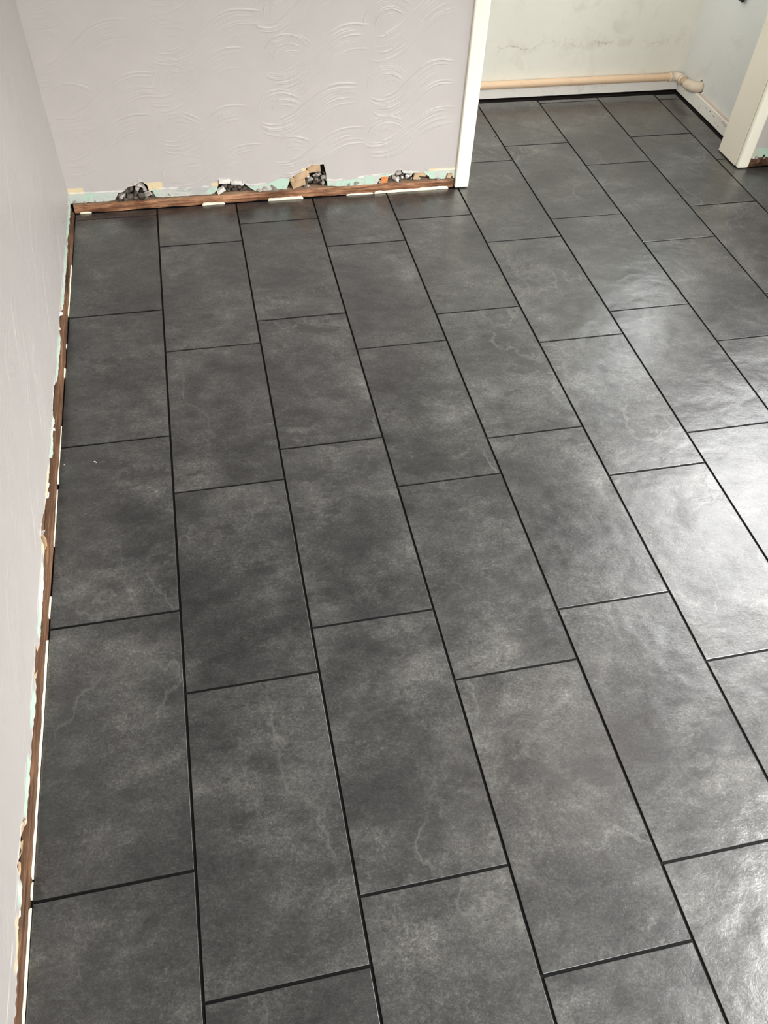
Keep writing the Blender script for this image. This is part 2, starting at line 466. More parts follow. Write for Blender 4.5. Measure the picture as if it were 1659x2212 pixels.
def plaster_sheet(name, axis, face, us, edge, z_hi, motifs, k, paint, mat, label, coarse_hi=H, thick=0.013, sgn=-1):
    """Wall skin: a fine grid from its torn lower edge up to z_hi, then plain up to the ceiling, with a returned lip."""
    res = us[1] - us[0]
    rows_lo = np.linspace(0, 1, 50)
    zl = 0.150
    zf = np.arange(zl + res, z_hi, res)
    zrow = [edge + (zl - edge) * t for t in rows_lo] + [np.full_like(us, z) for z in zf] + [np.full_like(us, coarse_hi)]
    Z = np.array(zrow); U = np.broadcast_to(us, Z.shape)
    # relief on a regular lattice, sampled at the grid
    Hm = np.zeros((int(z_hi / res) + 3, len(us)))
    r = np.random.default_rng(3 if axis == 'x' else 4)
    for (cx, cz, kk) in motifs: motif(Hm, us[0], 0.0, res, cx, cz, k * kk, r)
    zi = np.clip(np.round(Z / res).astype(int), 0, Hm.shape[0] - 1)
    ui = np.broadcast_to(np.arange(len(us)), Z.shape)
    D = Hm[zi, ui]
    D[-1] = 0
    D = D + 0.0030 * (fbm(U * 3, Z * 3, 21) - 0.5) * (Z < z_hi) + 0.0006 * (fbm(U * 40, Z * 40, 25, 3) - 0.5)
    low = np.clip((edge[None] + 0.03 - Z) / 0.03, 0, 1)
    D = D + low * 0.0035 * (fbm(U * 90, Z * 90, 31, 3) - 0.6)
    C = paint(U, Z, edge[None] + 0 * Z)
    # lip turned back into the wall
    lipD = np.full(len(us), -thick); lipC = np.broadcast_to(BARE, (len(us), 3))
    D = np.vstack([lipD[None], D]); Z = np.vstack([edge[None] + 0.001, Z]); U = np.broadcast_to(us, Z.shape)
    C = np.concatenate([lipC[None], C])
    off = face + sgn * D
    if axis == 'x': P = np.stack([U, off, Z], -1)
    else: P = np.stack([off, U, Z], -1)
    me = grid_mesh(name, P, C)
    o = link(name, me, mat)
    if label: tag(o, label, kind='structure')
    return o

# --- far wall, left of the doorway
ux = np.arange(-0.009, 1.506, 0.0022)
FE = [(-0.01, .040), (0.152, .041), (0.158, .046), (.172, .069), (.195, .074), (.206, .086), (.221, .094), (.241, .094), (.250, .103), (.265, .111),
      (.284, .095), (.286, .072), (.299, .069), (.308, .044), (.34, .042), (.517, .038), (.528, .043), (.538, .053), (.549, .076), (.553, .098), (.593, .099),
      (.597, .088), (.638, .084), (.656, .069), (.671, .054), (.689, .041), (.72, .039), (.81, .040), (.823, .070), (.83, .088), (.858, .095), (.886, .111), (.896, .124),
      (.910, .134), (.961, .133), (.965, .115), (.971, .09), (.974, .043), (1.0, .038), (1.10, .037), (1.175, .036), (1.186, .060), (1.22, .067), (1.251, .073),
      (1.268, .090), (1.274, .088), (1.282, .075), (1.318, .070), (1.325, .074), (1.373, .069), (1.39, .054), (1.395, .042), (1.46, .040), (1.465, .063), (1.485, .062), (1.492, .039), (1.51, .038)]
fe = interp_steps(ux, FE) + 0.006 * (fbm(ux * 55, ux * 0 + 3.3, 41, 4) - 0.5) + 0.004 * (vnoise(ux * 18, ux * 0, 43) - 0.5)
def paint_front(U, Z, E):
    C = np.broadcast_to(BASE, Z.shape + (3,)).copy()
    n1 = fbm(U * 45, Z * 60, 51); n2 = fbm(U * 14, Z * 20, 52); n3 = fbm(U * 160, Z * 160, 53, 2)
    gt = interp_steps(U.ravel(), [(0, .078), (.155, .074), (.315, .076), (.5, .070), (.72, .068), (.80, .088), (.95, .070), (1.035, .062), (1.184, .075), (1.384, .077), (1.5, .077)]).reshape(U.shape)
    # cream band of an older coat
    for a, b, z0, z1 in ((-.01, .055, .07, .102), (.235, .345, .07, .106), (.52, .56, .07, .09), (.872, .90, .09, .125), (1.385, 1.51, .07, .088)):
        w = sst(U, a, a + .006) * sst(-U, -b, -b + .010) * sst(Z, z0, z0 + .004) * sst(-Z, -z1 - .008 * (n1 - .5), -z1 + .004)
        C = lerp(C, CREAMY, np.clip(w * 1.0, 0, 1))
    g = sst(-Z + 0.012 * (n1 - 0.5), -gt, -gt + .003)
    gc = lerp(np.broadcast_to(GREEN, C.shape), GREEN2, sst(n2, .5, .75) * (U < .2))
    C = lerp(C, gc, g)
    w = g * sst(U, .30, .33) * sst(-U, -.535, -.50) * sst(n1, .32, .45)
    C = lerp(C, GREYS, w)
    w = g * sst(n2, .55, .60) * 0.8
    C = lerp(C, np.array(srgb(205, 205, 196)[:3]), w)
    # pale rim of paint above the green
    w = sst(-np.abs(Z - gt - .003 - .010 * (n1 - .5)), -.004, -.001) * sst(n2, .40, .55)
    C = lerp(C, np.array(srgb(240, 238, 230)[:3]), w * 0.8)
    # bare plaster along the break
    w = sst(-(Z - E), -.006, -.001) * sst(n3, .30, .55)
    C = lerp(C, BARE, w * 0.8)
    return C
mot = []
r_ = random.Random(5)
for cx, zs, kk in ((.06, (.27, .42, .58, .76, .95), .55), (.43, (.16, .30, .47, .62, .80, .98), .7), (.81, (.20, .355, .53, .70, .88, 1.05), 1.0), (1.20, (.25, .43, .635, .82, 1.0), 1.0)):
    for z in zs: mot.append((cx + r_.uniform(-.02, .02), z + r_.uniform(-.01, .01), kk * r_.uniform(.8, 1.1)))
wall_front = plaster_sheet('wall_front', 'x', YF, ux, fe, 1.0, mot, 0.0032, paint_front, M_FRONT,
                           'mauve-grey far wall of comb-swirled plaster with torn lower edge and doorway at its right')
# what stands behind the skin and shows in the holes
box('backing', (0.0, 2.052, 0.0), (1.500, 2.168, H), M_DARK, wall_front)
box('lintel', (1.500, YF, 2.06), (2.845, YW, H), M_MAUVE, wall_front)

# --- left wall
uy = np.arange(-1.60, 2.024, 0.0042)
LE = [(-1.6, .035), (-.686, .030), (-.613, .037), (-.558, .044), (-.530, .053), (-.515, .050), (-.501, .041), (-.462, .043), (-.452, .060), (-.439, .080), (-.40, .073), (-.357, .072), (-.352, .048), (-.30, .045),
      (-.225, .045), (-.143, .044), (-.076, .039), (-.05, .044), (-.029, .061), (.045, .070), (.055, .044), (.079, .042), (.219, .040), (.285, .050), (.335, .058), (.342, .086), (.373, .093), (.402, .087), (.44, .076), (.473, .073), (.50, .060), (.54, .060),
      (.62, .062), (.641, .067), (.66, .045), (.70, .044), (.745, .060), (.78, .055), (.795, .046), (.806, .072), (.917, .078), (.945, .066), (.969, .052), (1.124, .045), (1.18, .046), (1.195, .062), (1.25, .072), (1.29, .074), (1.307, .060), (1.34, .045), (1.42, .040), (1.60, .043), (1.70, .038), (1.76, .050), (1.80, .040), (2.02, .042)]
le = interp_steps(uy, LE) + 0.006 * (fbm(uy * 45, uy * 0 + 1.3, 61, 4) - 0.5)
def paint_left(U, Z, E):
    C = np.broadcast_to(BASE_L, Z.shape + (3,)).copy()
    n1 = fbm(U * 40, Z * 60, 71); n2 = fbm(U * 11, Z * 20, 72); n3 = fbm(U * 150, Z * 150, 73, 2)
    m = np.zeros_like(Z)
    for a, b in ((.96, 1.20), (.63, .81), (.07, .29), (-.16, -.055), (-.345, -.205), (-.51, -.455), (1.32, 1.70), (-1.2, -.9), (1.72, 2.0)):
        m = np.maximum(m, sst(U, a, a + .02) * sst(-U, -b, -b + .02))
    g = m * sst(-Z + 0.012 * (n1 - 0.5), -.071, -.068)
    C = lerp(C, GREEN, g)
    C = lerp(C, np.array(srgb(222, 226, 214)[:3]), g * sst(n2, .52, .60) * .8)
    for a, b in ((.48, .61), (-.62, -.51), (.30, .36)):
        w = sst(U, a, a + .02) * sst(-U, -b, -b + .02) * sst(-Z + .014 * (n1 - .5), -E - .022, -E - .014)
        C = lerp(C, CREAMY, w * .75)
    w = sst(-(Z - E), -.010, -.002) * sst(n3, .38, .58)
    C = lerp(C, BARE, w * .85)
    w = sst(-np.abs(Z - .076), -.004, -.001) * sst(n2, .42, .55)
    C = lerp(C, np.array(srgb(226, 222, 216)[:3]), w * .6)
    return C
motL = []
for k, y in enumerate(np.arange(-1.4, 2.0, .41)):
    for z in (.17, .36, .55, .74, .93):
        motL.append((y + r_.uniform(-.04, .04), z + r_.uniform(-.03, .03), r_.uniform(.35, 1.0)))
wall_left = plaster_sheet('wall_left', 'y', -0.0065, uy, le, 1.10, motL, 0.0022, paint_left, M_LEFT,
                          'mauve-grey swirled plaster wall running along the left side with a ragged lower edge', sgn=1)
box('backing', (-0.12, -1.62, 0.0), (-0.0230, 2.17, H), M_DARK, wall_left)
box('lath_board', (-0.0229, -1.6, 0.002), (-0.0175, 2.03, 0.118), M_LATH, wall_left)

# ------------------------------------------------------------------ timber sole plates at the foot of the walls
def plank(name, axis, a, b, prof, mat, parent, seed, jit=0.0016, step=0.008, z_fn=None):
    """prof: closed cross-section [(depth, z)], swept along the wall with worn, uneven edges."""
    us = np.arange(a, b + step * .5, step); n = len(prof)
    P = np.zeros((len(us), n + 1, 3))
    for k in range(n + 1):
        d, z = prof[k % n]
        jd = jit * (fbm(us * 16, us * 0 + (k % n) * 5.7, seed, 4) - .5) * 2
        jz = jit * (fbm(us * 16, us * 0 + (k % n) * 9.1, seed + 9, 4) - .5) * 2
        zz = np.maximum(0.0002, z + jz + (z_fn(us, z) if z_fn else 0))
        if axis == 'x': P[:, k] = np.stack([us, d + jd, zz], 1)
        else: P[:, k] = np.stack([d + jd, us, zz], 1)
    me = grid_mesh(name, P, None, smooth=False)
    o = link(name, me, mat, parent)
    return o
YB_ = 2.0125
plank('sole_plate', 'x', 0.0, 1.494, [(YB_, .0035), (YB_ - .001, .018), (YB_, .026), (YB_ + .0015, .036), (2.030, .040), (2.050, .040), (2.050, .003)], M_WOOD_F, wall_front, 81, 0.0030)
plank('sole_plate', 'y', -1.6, 2.004, [(-.0018, .0008), (-.0022, .013), (-.0062, .016), (-.0045, .030), (-.0075, .037), (-.0160, .039), (-.0172, .0008)], M_WOOD_L, wall_left, 91, 0.0018)

# cream bead of old adhesive between sole plate and tiles, broken into lengths
def bead(axis, segs, face, parent, seed):
    for k, (a, b, hh, ww) in enumerate(segs):
        n = max(6, int((b - a) / .005)); us = np.linspace(a, b, n)
        env = np.minimum(1, np.minimum(us - a, b - us) / .006 + .25)
        hgt = hh * env * (0.6 + .8 * fbm(us * 38, us * 0 + k * 3, seed + 3, 4))
        wid = ww * (0.6 + .8 * fbm(us * 60, us * 0 + k, seed, 3))
        P = np.zeros((n, 6, 3))
        for i in range(n):
            for j, (d, z) in enumerate(((-.001, .0003), (-.001, hgt[i]), (wid[i] * .6, hgt[i] * .95), (wid[i], hgt[i] * .4), (wid[i], .0003), (-.001, .0003))):
                P[i, j] = (us[i], face - d, z) if axis == 'x' else (face + d, us[i], z)
        link('cream_bead', grid_mesh('cream_bead', P, None, smooth=False), M_STRIP, parent)
bead('x', [(.016, .060, .008, .0026), (.478, .566, .009, .0028), (.735, .875, .010, .003), (1.050, 1.16, .006, .003), (1.165, 1.475, .011, .003)], 2.0125, wall_front, 3)
bead('y', [(1.36, 1.66, .009, .0015), (1.19, 1.215, .008, .0015), (1.045, 1.09, .010, .0015), (.60, .83, .004, .0014), (.38, .58, .005, .0014), (.16, .225, .007, .0015), (-.44, .10, .0095, .0015),
           (-.478, -.445, .006, .0015), (-.90, -.492, .0095, .0015), (-1.5, -.95, .017, .002)], -.0015, wall_left, 7)

# ------------------------------------------------------------------ broken masonry and plaster in the holes
def rock_mesh(name, sx, sy, sz, seed, n=11, boxy=0.0):
    r = random.Random(seed); bm = bmesh.new()
    if boxy:
        for s in range(8):
            p = [(1 if s & (1 << i) else -1) * (1 - r.uniform(0, .22)) for i in range(3)]
            bm.verts.new((p[0] * sx / 2, p[1] * sy / 2, p[2] * sz / 2))
        for _ in range(4):
            a = r.randrange(3); p = [r.uniform(-.9, .9) for _ in range(3)]; p[a] = r.choice((-1, 1))
            bm.verts.new((p[0] * sx / 2, p[1] * sy / 2, p[2] * sz / 2))
    else:
        for _ in range(n):
            v = Vector((r.gauss(0, 1), r.gauss(0, 1), r.gauss(0, 1))).normalized() * r.uniform(.8, 1.0)
            bm.verts.new((v.x * sx / 2, v.y * sy / 2, v.z * sz / 2))
    res = bmesh.ops.convex_hull(bm, input=bm.verts)
    bmesh.ops.delete(bm, geom=[g for g in res['geom_interior'] if isinstance(g, bmesh.types.BMVert)], context='VERTS')
    return bm
seed_ = [100]
def piece(name, x, y, z, sx, sy, sz, mat, parent=None, boxy=0.0, rot=None):
    seed_[0] += 1
    o = from_bm(name, rock_mesh(name, sx, sy, sz, seed_[0], boxy=boxy), mat, parent or wall_front, (x, y, z))
    r = random.Random(seed_[0] + 5)
    o.rotation_euler = rot if rot is not None else (r.uniform(-.5, .5), r.uniform(-.6, .6), r.uniform(-.5, .5))
    return o
# hole nearest the corner: heap of grey mortar lumps
for x, z, s, y in ((.168, .052, .030, 2.024), (.186, .058, .034, 2.020), (.205, .072, .028, 2.022), (.212, .054, .036, 2.016), (.222, .084, .026, 2.020),
                   (.236, .068, .034, 2.017), (.248, .084, .030, 2.018), (.264, .098, .034, 2.016), (.256, .060, .036, 2.014), (.272, .078, .026, 2.024),
                   (.280, .058, .036, 2.018), (.298, .054, .028, 2.022), (.232, .048, .026, 2.013), (.196, .046, .022, 2.012), (.268, .046, .024, 2.012), (.178, .045, .020, 2.013)):
    piece('mortar_lump', x, y, z, s * 1.1, .026, s, M_RUB_D if random.random() < .75 else M_RUB_L)
for x0_, x1_, zt_ in ((.165, .300, .062), (.535, .680, .060), (.862, .968, .085), (1.215, 1.325, .062)):
    n_ = int((x1_ - x0_) / .026)
    for k in range(n_):
        piece('mortar_lump', x0_ + (k + .5) * (x1_ - x0_) / n_, 2.040, (.040 + zt_) / 2 + random.uniform(-.004, .006), .040, .026, zt_ - .030 + random.uniform(0, .012), M_RUB_D)
# second hole: pale ledge over a dark cavity
piece('plaster_chunk', .573, 2.020, .090, .046, .018, .018, M_PLASTER, boxy=1, rot=(0, .05, .1))
piece('plaster_chunk', .618, 2.021, .081, .046, .016, .012, M_PLASTER, boxy=1, rot=(.2, .1, 0))
piece('plaster_chunk', .640, 2.020, .074, .018, .016, .024, M_PLASTER, rot=(0, .5, 0))
piece('plaster_chunk', .556, 2.018, .054, .036, .014, .018, M_PLASTER, boxy=1, rot=(.2, -.5, 0))
for x, z, s in ((.575, .068, .026), (.596, .064, .024), (.612, .068, .028), (.630, .060, .022), (.648, .052, .024), (.665, .046, .022), (.585, .048, .020), (.610, .048, .026), (.635, .044, .022)):
    piece('mortar_lump', x, 2.030, z, s * 1.2, .020, s, M_RUB_D)
# third hole: tan blocks and pebbly mortar
piece('tan_block', .921, 2.034, .116, .056, .030, .040, M_TAN, boxy=1, rot=(.05, -.05, .05))
piece('tan_block', .872, 2.024, .093, .060, .024, .026, M_TAN, boxy=1, rot=(0, -.35, .05))
piece('tan_block', .842, 2.023, .080, .036, .020, .018, M_TAN, boxy=1, rot=(0, -.2, 0))
piece('tan_block', .858, 2.022, .062, .062, .022, .032, M_TAN, boxy=1, rot=(.1, -.3, 0))
for k in range(22):
    x = random.uniform(.868, .966); z = random.uniform(.044, .052 + .045 * min(1, (x - .86) / .04))
    s = random.uniform(.012, .024)
    piece('mortar_lump', x, 2.026 + random.uniform(-.006, .006), z, s * 1.3, .018, s, random.choice((M_RUB_D, M_RUB_L, M_RUB_D, M_PLASTER if s < .016 else M_RUB_D)))
piece('plaster_chunk', .971, 2.022, .070, .012, .016, .034, M_RUB_L)
# fourth hole: orange block, crumbled plaster, tan bracket
piece('orange_block', 1.205, 2.020, .053, .030, .018, .028, M_ORANGE, boxy=1, rot=(0, .03, 0))
piece('plaster_chunk', 1.186, 2.017, .046, .020, .012, .022, M_RUB_L)
for k in range(20):
    x = random.uniform(1.218, 1.318); z = random.uniform(.044, .066); s = random.uniform(.010, .022)
    piece('mortar_lump', x, 2.021 + random.uniform(-.004, .005), z, s * 1.3, .014, s, random.choice((M_RUB_L, M_RUB_L, M_PLASTER, M_RUB_D)))
piece('plaster_chunk', 1.262, 2.016, .078, .034, .010, .030, M_RUB_L, rot=(0, .5, 0))
piece('tan_block', 1.338, 2.022, .060, .024, .016, .028, M_TAN, boxy=1, rot=(0, .1, 0))
piece('tan_block', 1.360, 2.022, .064, .040, .014, .014, M_TAN, boxy=1, rot=(0, .15, 0))
piece('plaster_chunk', 1.352, 2.024, .047, .014, .012, .012, M_PLASTER)
piece('tan_block', 1.476, 2.019, .052, .020, .012, .020, M_TAN, boxy=1, rot=(0, .3, 0))
# small blisters and crumbs on the plaster edge
for x, z, s in ((.012, .047, .022), (.046, .043, .012), (.083, .044, .010), (.73, .050, .030), (.755, .053, .040), (.705, .045, .020), (1.06, .044, .020), (1.09, .047, .026), (.36, .052, .012), (1.43, .043, .02)):
    piece('plaster_chunk', x, YF - .001, z, s * 1.3, .008, s * .7, M_RUB_L)
# flakes along the left wall
for y, z, s, m in ((.80, .052, .030, M_PLASTER), (.775, .046, .024, M_PLASTER), (.54, .060, .026, M_PLASTER), (.515, .052, .020, M_PLASTER), (.37, .068, .026, M_RUB_L), (.385, .082, .018, M_RUB_D),
                   (.655, .054, .020, M_PLASTER), (1.30, .055, .026, M_PLASTER), (1.22, .060, .018, M_PLASTER), (-.40, .055, .050, M_TAN), (-.43, .062, .040, M_TAN), (-.36, .058, .040, M_TAN), (-.51, .047, .026, M_PLASTER), (-.53, .050, .018, M_PLASTER),
                   (.05, .055, .03, M_TAN), (-.02, .05, .03, M_TAN), (1.60, .05, .022, M_RUB_L), (1.74, .048, .02, M_RUB_D), (1.93, .05, .02, M_RUB_L)):
    piece('plaster_flake', -0.011, y, z, .010, s * 1.3, s * .6, m, wall_left)
bm = bmesh.new()     # curled tan splinter
v = [bm.verts.new(p) for p in ((-.006, .328, .056), (.000, .338, .060), (.000, .352, .070), (-.006, .362, .076), (-.008, .350, .066), (-.008, .336, .056))]
f = bm.faces.new(v); ext = bmesh.ops.extrude_face_region(bm, geom=[f])
for e in ext['geom']:
    if isinstance(e, bmesh.types.BMVert): e.co.x -= .003
from_bm('wood_splinter', bm, M_TAN, wall_left)

# ------------------------------------------------------------------ doorway lining
door = empty('door_1', (2.17, 2.09, 0)); tag(door, 'cream painted doorway lining between the room and the white recess', kind='structure')
def bx(name, lo, hi, mat, parent, bevel, seg=3):
    c = Vector(((lo[0] + hi[0]) / 2, (lo[1] + hi[1]) / 2, lo[2]))
    bm = bmesh.new(); add_box(bm, Vector(lo) - c, Vector(hi) - c, bevel, seg)
    pl = c - (parent.location if parent is door else door.location if parent is not None else Vector())
    o = from_bm(name, bm, mat, parent, pl)
    return o
bx('left_architrave', (1.5005, 2.004, .0030), (1.5590, 2.0400, 2.05), M_CREAM, door, .006)
bx('left_lining', (1.5450, 2.0405, .0035), (1.5635, 2.1780, 2.02), M_CREAM, door, .003)
bx('right_lining', (2.7810, 2.0275, .0045), (2.8200, 2.1780, 2.02), M_LINING, door, .0012)
bx('right_architrave', (2.7815, 2.0020, .0020), (2.8345, 2.0262, 2.05), M_CREAM, door, .009, 4)
bx('head_lining', (1.5636, 2.0275, 2.00), (2.7809, 2.1780, 2.055), M_LINING, door, .002)

# ------------------------------------------------------------------ walls of the recess
def wall_box(name, lo, hi, mat, label):
    o = box(name, lo, hi, mat); return tag(o, label, kind='structure')
wall_box('wall_recess_back', (RX0, RY1, 0.0), (RX1 + .1, RY1 + .1, H), M_REC_BACK, 'off-white stained back wall of the recess behind the pipe')
# right wall of the recess with the hole the pipe enters
HY, HZ, HR = 2.628, .088, .027
bm = bmesh.new()
RW = (2.27, 2.74, .98, 1.92)      # window in this wall
outer = [bm.verts.new((RX1, y, z)) for y, z in ((YW, 0), (RY1, 0), (RY1, RW[2]), (YW, RW[2]))]
rr = random.Random(3)
ring = []
for k in range(18):
    a = k / 18 * 2 * math.pi; r = HR * rr.uniform(.92, 1.12)
    ring.append(bm.verts.new((RX1, HY + r * math.cos(a), HZ + r * math.sin(a))))
edges = [bm.edges.new((outer[k], outer[(k + 1) % 4])) for k in range(4)] + [bm.edges.new((ring[k], ring[(k + 1) % 18])) for k in range(18)]
bmesh.ops.triangle_fill(bm, edges=edges, use_beauty=True, use_dissolve=False)
back = [bm.verts.new((RX1 + .09, v.co.y, v.co.z)) for v in ring]
for k in range(18):
    bm.faces.new((ring[k], ring[(k + 1) % 18], back[(k + 1) % 18], back[k]))
wrr = from_bm('wall_recess_right', bm, M_REC_RIGHT)
tag(wrr, 'pale blue-white right wall of the recess with a hole where the pipe enters', kind='structure')
bm = bmesh.new()
add_box(bm, (RX1, YW, RW[2]), (RX1 + .12, RW[0], H)); add_box(bm, (RX1, RW[1], RW[2]), (RX1 + .12, RY1, H)); add_box(bm, (RX1, RW[0], RW[3]), (RX1 + .12, RW[1], H))
add_box(bm, (RX1 + .101, YW, 0), (RX1 + .12, RY1, RW[2])); add_box(bm, (RX1 + .0005, YW, RW[2] - .02), (RX1 + .12, RY1, RW[2] - .0001))
from_bm('window_surround', bm, M_REC_RIGHT, wrr)
box('hole_backing', (RX1 + .088, HY - .06, HZ - .06), (RX1 + .10, HY + .06, HZ + .06), M_DARK, wrr)
wall_box('wall_recess_front', (RX0, 2.1685, 0.0), (1.545, YW + .010, H), M_REC_BACK, 'white reverse of the far wall facing into the recess')
# ------------------------------------------------------------------ skirtings in the recess
def skirting(name, axis, a, b, face, back, zb, zt, label, seed):
    us = np.arange(a, b + .005, .01)
    prof = [(face, zb), (face, zt - .004), (face + .004, zt), (back, zt), (back, zb)]
    P = np.zeros((len(us), 6, 3))
    for k in range(6):
        d, z = prof[k % 5]
        j = .0022 * (fbm(us * 22, us * 0 + (k % 5) * 4.4, seed, 4) - .5)
        zz = z + (j if k % 5 in (1, 2) else .6 * j)
        P[:, k] = np.stack([us, np.full_like(us, d) + j * .4, zz], 1) if axis == 'x' else np.stack([np.full_like(us, d) + j * .4, us, zz], 1)
    me = grid_mesh(name, P, None, smooth=False)
    o = link(name, me, M_SKIRT)
    return tag(o, label, kind='structure')
skb = skirting('baseboard_recess_back', 'x', 1.56, 2.866, 2.8005, 2.8195, .0075, .0500, 'white painted skirting board under the pipe on the recess back wall', 5)
skr = skirting('baseboard_recess_right', 'y', 2.178, 2.800, 2.8655, 2.8845, .0045, .0640, 'chipped white skirting board along the right wall of the recess', 6)
box('top_edge', (2.8690, 2.18, .0645), (2.8845, 2.60, .0662), M_SKIRT_TOP, skr)
for y, z, sy, sz, m in ((2.335, .050, .050, .020, M_TAN), (2.46, .046, .016, .006, M_RUB_D), (2.50, .044, .010, .008, M_RUB_D), (2.42, .041, .022, .005, M_RUB_D), (2.53, .040, .008, .006, M_RUB_D), (2.36, .020, .014, .006, M_RUB_D), (2.31, .046, .006, .016, M_RUB_D), (2.39, .024, .014, .004, M_RUB_D)):
    if m is M_TAN: m = M_SKIRT_TOP
    piece('paint_chip', 2.8650, y, z, .0012, sy, sz, m, skr, rot=(0, 0, 0))

# ------------------------------------------------------------------ waste pipe
def sweep(bm, pts, radii, seg=20, cap=True):
    P = [Vector(p) for p in pts]; rings = []
    t0 = (P[1] - P[0]).normalized(); up = Vector((0, 0, 1)) if abs(t0.z) < .9 else Vector((1, 0, 0))
    for k, p in enumerate(P):
        t = ((P[min(k + 1, len(P) - 1)] - P[max(k - 1, 0)])).normalized()
        s = t.cross(up).normalized(); u = s.cross(t).normalized()
        rings.append([bm.verts.new(p + (s * math.cos(a) + u * math.sin(a)) * radii[k]) for a in [2 * math.pi * i / seg for i in range(seg)]])
    for a, b in zip(rings[:-1], rings[1:]):
        for i in range(seg): bm.faces.new((a[i], a[(i + 1) % seg], b[(i + 1) % seg], b[i]))
    if cap:
        bm.faces.new(list(reversed(rings[0]))); bm.faces.new(rings[-1])
PR = .0172; PY, PZ, PX = 2.8010, .0680, 2.8590
pipe = empty('waste_pipe', (2.2, PY, .05)); tag(pipe, 'beige painted plumbing pipe lying on the white skirting and elbowing into the right recess wall', 'pipe')
def pp(name, bm, mat): 
    for v_ in bm.verts: v_.co -= pipe.location
    o = from_bm(name, bm, mat, pipe, smooth=True)
    return o
bm = bmesh.new()
xs = np.linspace(0.95, 2.835, 60)
sweep(bm, [(x, PY + .0012 * (fbm(x * 3, 0.1, 4) - .5), PZ + .0016 * (fbm(x * 4, 2.0, 7) - .5)) for x in xs], [PR] * 60)
pp('straight_pipe', bm, M_PIPE)
def arc(c, r, a0, a1, n=9): return [(c[0] + r * math.cos(a0 + (a1 - a0) * k / n), c[1] + r * math.sin(a0 + (a1 - a0) * k / n), PZ) for k in range(n + 1)]
bm = bmesh.new()   # corner elbow: sockets with thick rims
r0 = .026
e = [(2.806, PY, PZ), (2.8065, PY, PZ), (2.814, PY, PZ), (2.8145, PY, PZ)] + arc((PX - r0, PY - r0), r0, math.pi / 2, 0)
e += [(PX, PY - r0 - .012, PZ), (PX, PY - r0 - .0125, PZ), (PX, PY - r0 - .020, PZ), (PX, PY - r0 - .0205, PZ)]
rad = [.0185, .0222, .0222, .0205] + [.0205] * 10 + [.0205, .0225, .0225, .0185]
sweep(bm, e, rad, 24); pp('corner_elbow', bm, M_ELBOW)
bm = bmesh.new(); sweep(bm, [(PX, PY - .045, PZ), (PX, PY - .08, PZ), (PX, PY - .12, PZ)], [PR] * 3); pp('short_pipe', bm, M_PIPE)
bm = bmesh.new()   # second elbow, turning up and into the wall
c1 = (PX + .018, 2.648)
e2 = [(PX, 2.712, PZ + .001), (PX, 2.711, PZ + .001), (PX, 2.700, PZ + .002), (PX, 2.680, PZ + .005), (PX, 2.664, PZ + .009)]
for k in range(1, 8):
    a = math.pi + (math.pi / 2) * k / 7
    e2.append((PX + .030 + .030 * math.cos(a), 2.660 + .030 * math.sin(a), PZ + .010 + .010 * k / 7))
e2.append((2.930, 2.630, HZ + .000))
sweep(bm, e2, [.0185, .0230, .0235, .0235, .0235] + [.0228] * 7 + [.0215], 24); pp('wall_elbow', bm, M_ELBOW)

# black fitting on the recess wall, mostly above the frame
fit = empty('wall_fitting', (RX1, 2.515, .488)); tag(fit, 'black plastic fitting on the pale right wall of the recess', 'fitting')
bm = bmesh.new(); add_box(bm, (-.026, -.022, .002), (-.0105, .022, .110), .004, 3); from_bm('cover', bm, M_BLACK, fit)
bm = bmesh.new(); add_box(bm, (-.0105, -.016, .010), (-.0005, .016, .102), .001, 1); from_bm('back_plate', bm, M_BLACK, fit)

# ------------------------------------------------------------------ far wall right of the doorway (window further right), right wall, back wall, ceiling
def strip_wall(name, cells, mat, label):
    bm = bmesh.new()
    for lo, hi in cells: add_box(bm, lo, hi)
    return tag(from_bm(name, bm, mat), label, kind='structure')
us2 = np.arange(2.834, 3.128, .003)
e2_ = .040 + .006 * (fbm(us2 * 60, us2 * 0, 15, 4) - .5) + .012 * (fbm(us2 * 25, us2 * 0 + 4, 16, 2) > .58)
def paint_fr(U, Z, E):
    C = np.broadcast_to(BASE, Z.shape + (3,)).copy(); n1 = fbm(U * 45, Z * 60, 151); n3 = fbm(U * 150, Z * 150, 153, 2); n2 = fbm(U * 30, Z * 50, 152)
    g = sst(-Z + .012 * (n1 - .5), -.084, -.081); C = lerp(C, GREEN, g)
    C = lerp(C, np.array(srgb(206, 202, 186)[:3]), g * sst(n2, .5, .6) * .8)
    return lerp(C, BARE, sst(-(Z - E), -.006, -.001) * sst(n3, .3, .55) * .7)
wfr = plaster_sheet('wall_front_right', 'x', YF, us2, e2_, 1.06, [(2.93, .3, .6), (2.93, .5, .7), (2.93, .72, .8), (2.93, .92, .8)], .0014, paint_fr, M_FRONT,
                    'mauve-grey wall right of the doorway with a green band above its foot')
box('backing', (2.8205, 2.052, 0.0), (XR, YW, H), M_DARK, wfr)
plank('sole_plate', 'x', 2.836, XR - .002, [(YB_, .004), (YB_ - .001, .018), (YB_, .026), (YB_ + .001, .037), (2.030, .040), (2.050, .040), (2.050, .004)], M_WOOD_L, wfr, 181, 0.0026)
for k in range(7):
    piece('plaster_chunk', 2.842 + .03 * k + random.uniform(-.01, .01), 2.013, .040 + random.uniform(0, .006), .026, .010, .014, random.choice((M_RUB_L, M_RUB_D, M_PLASTER)), wfr)

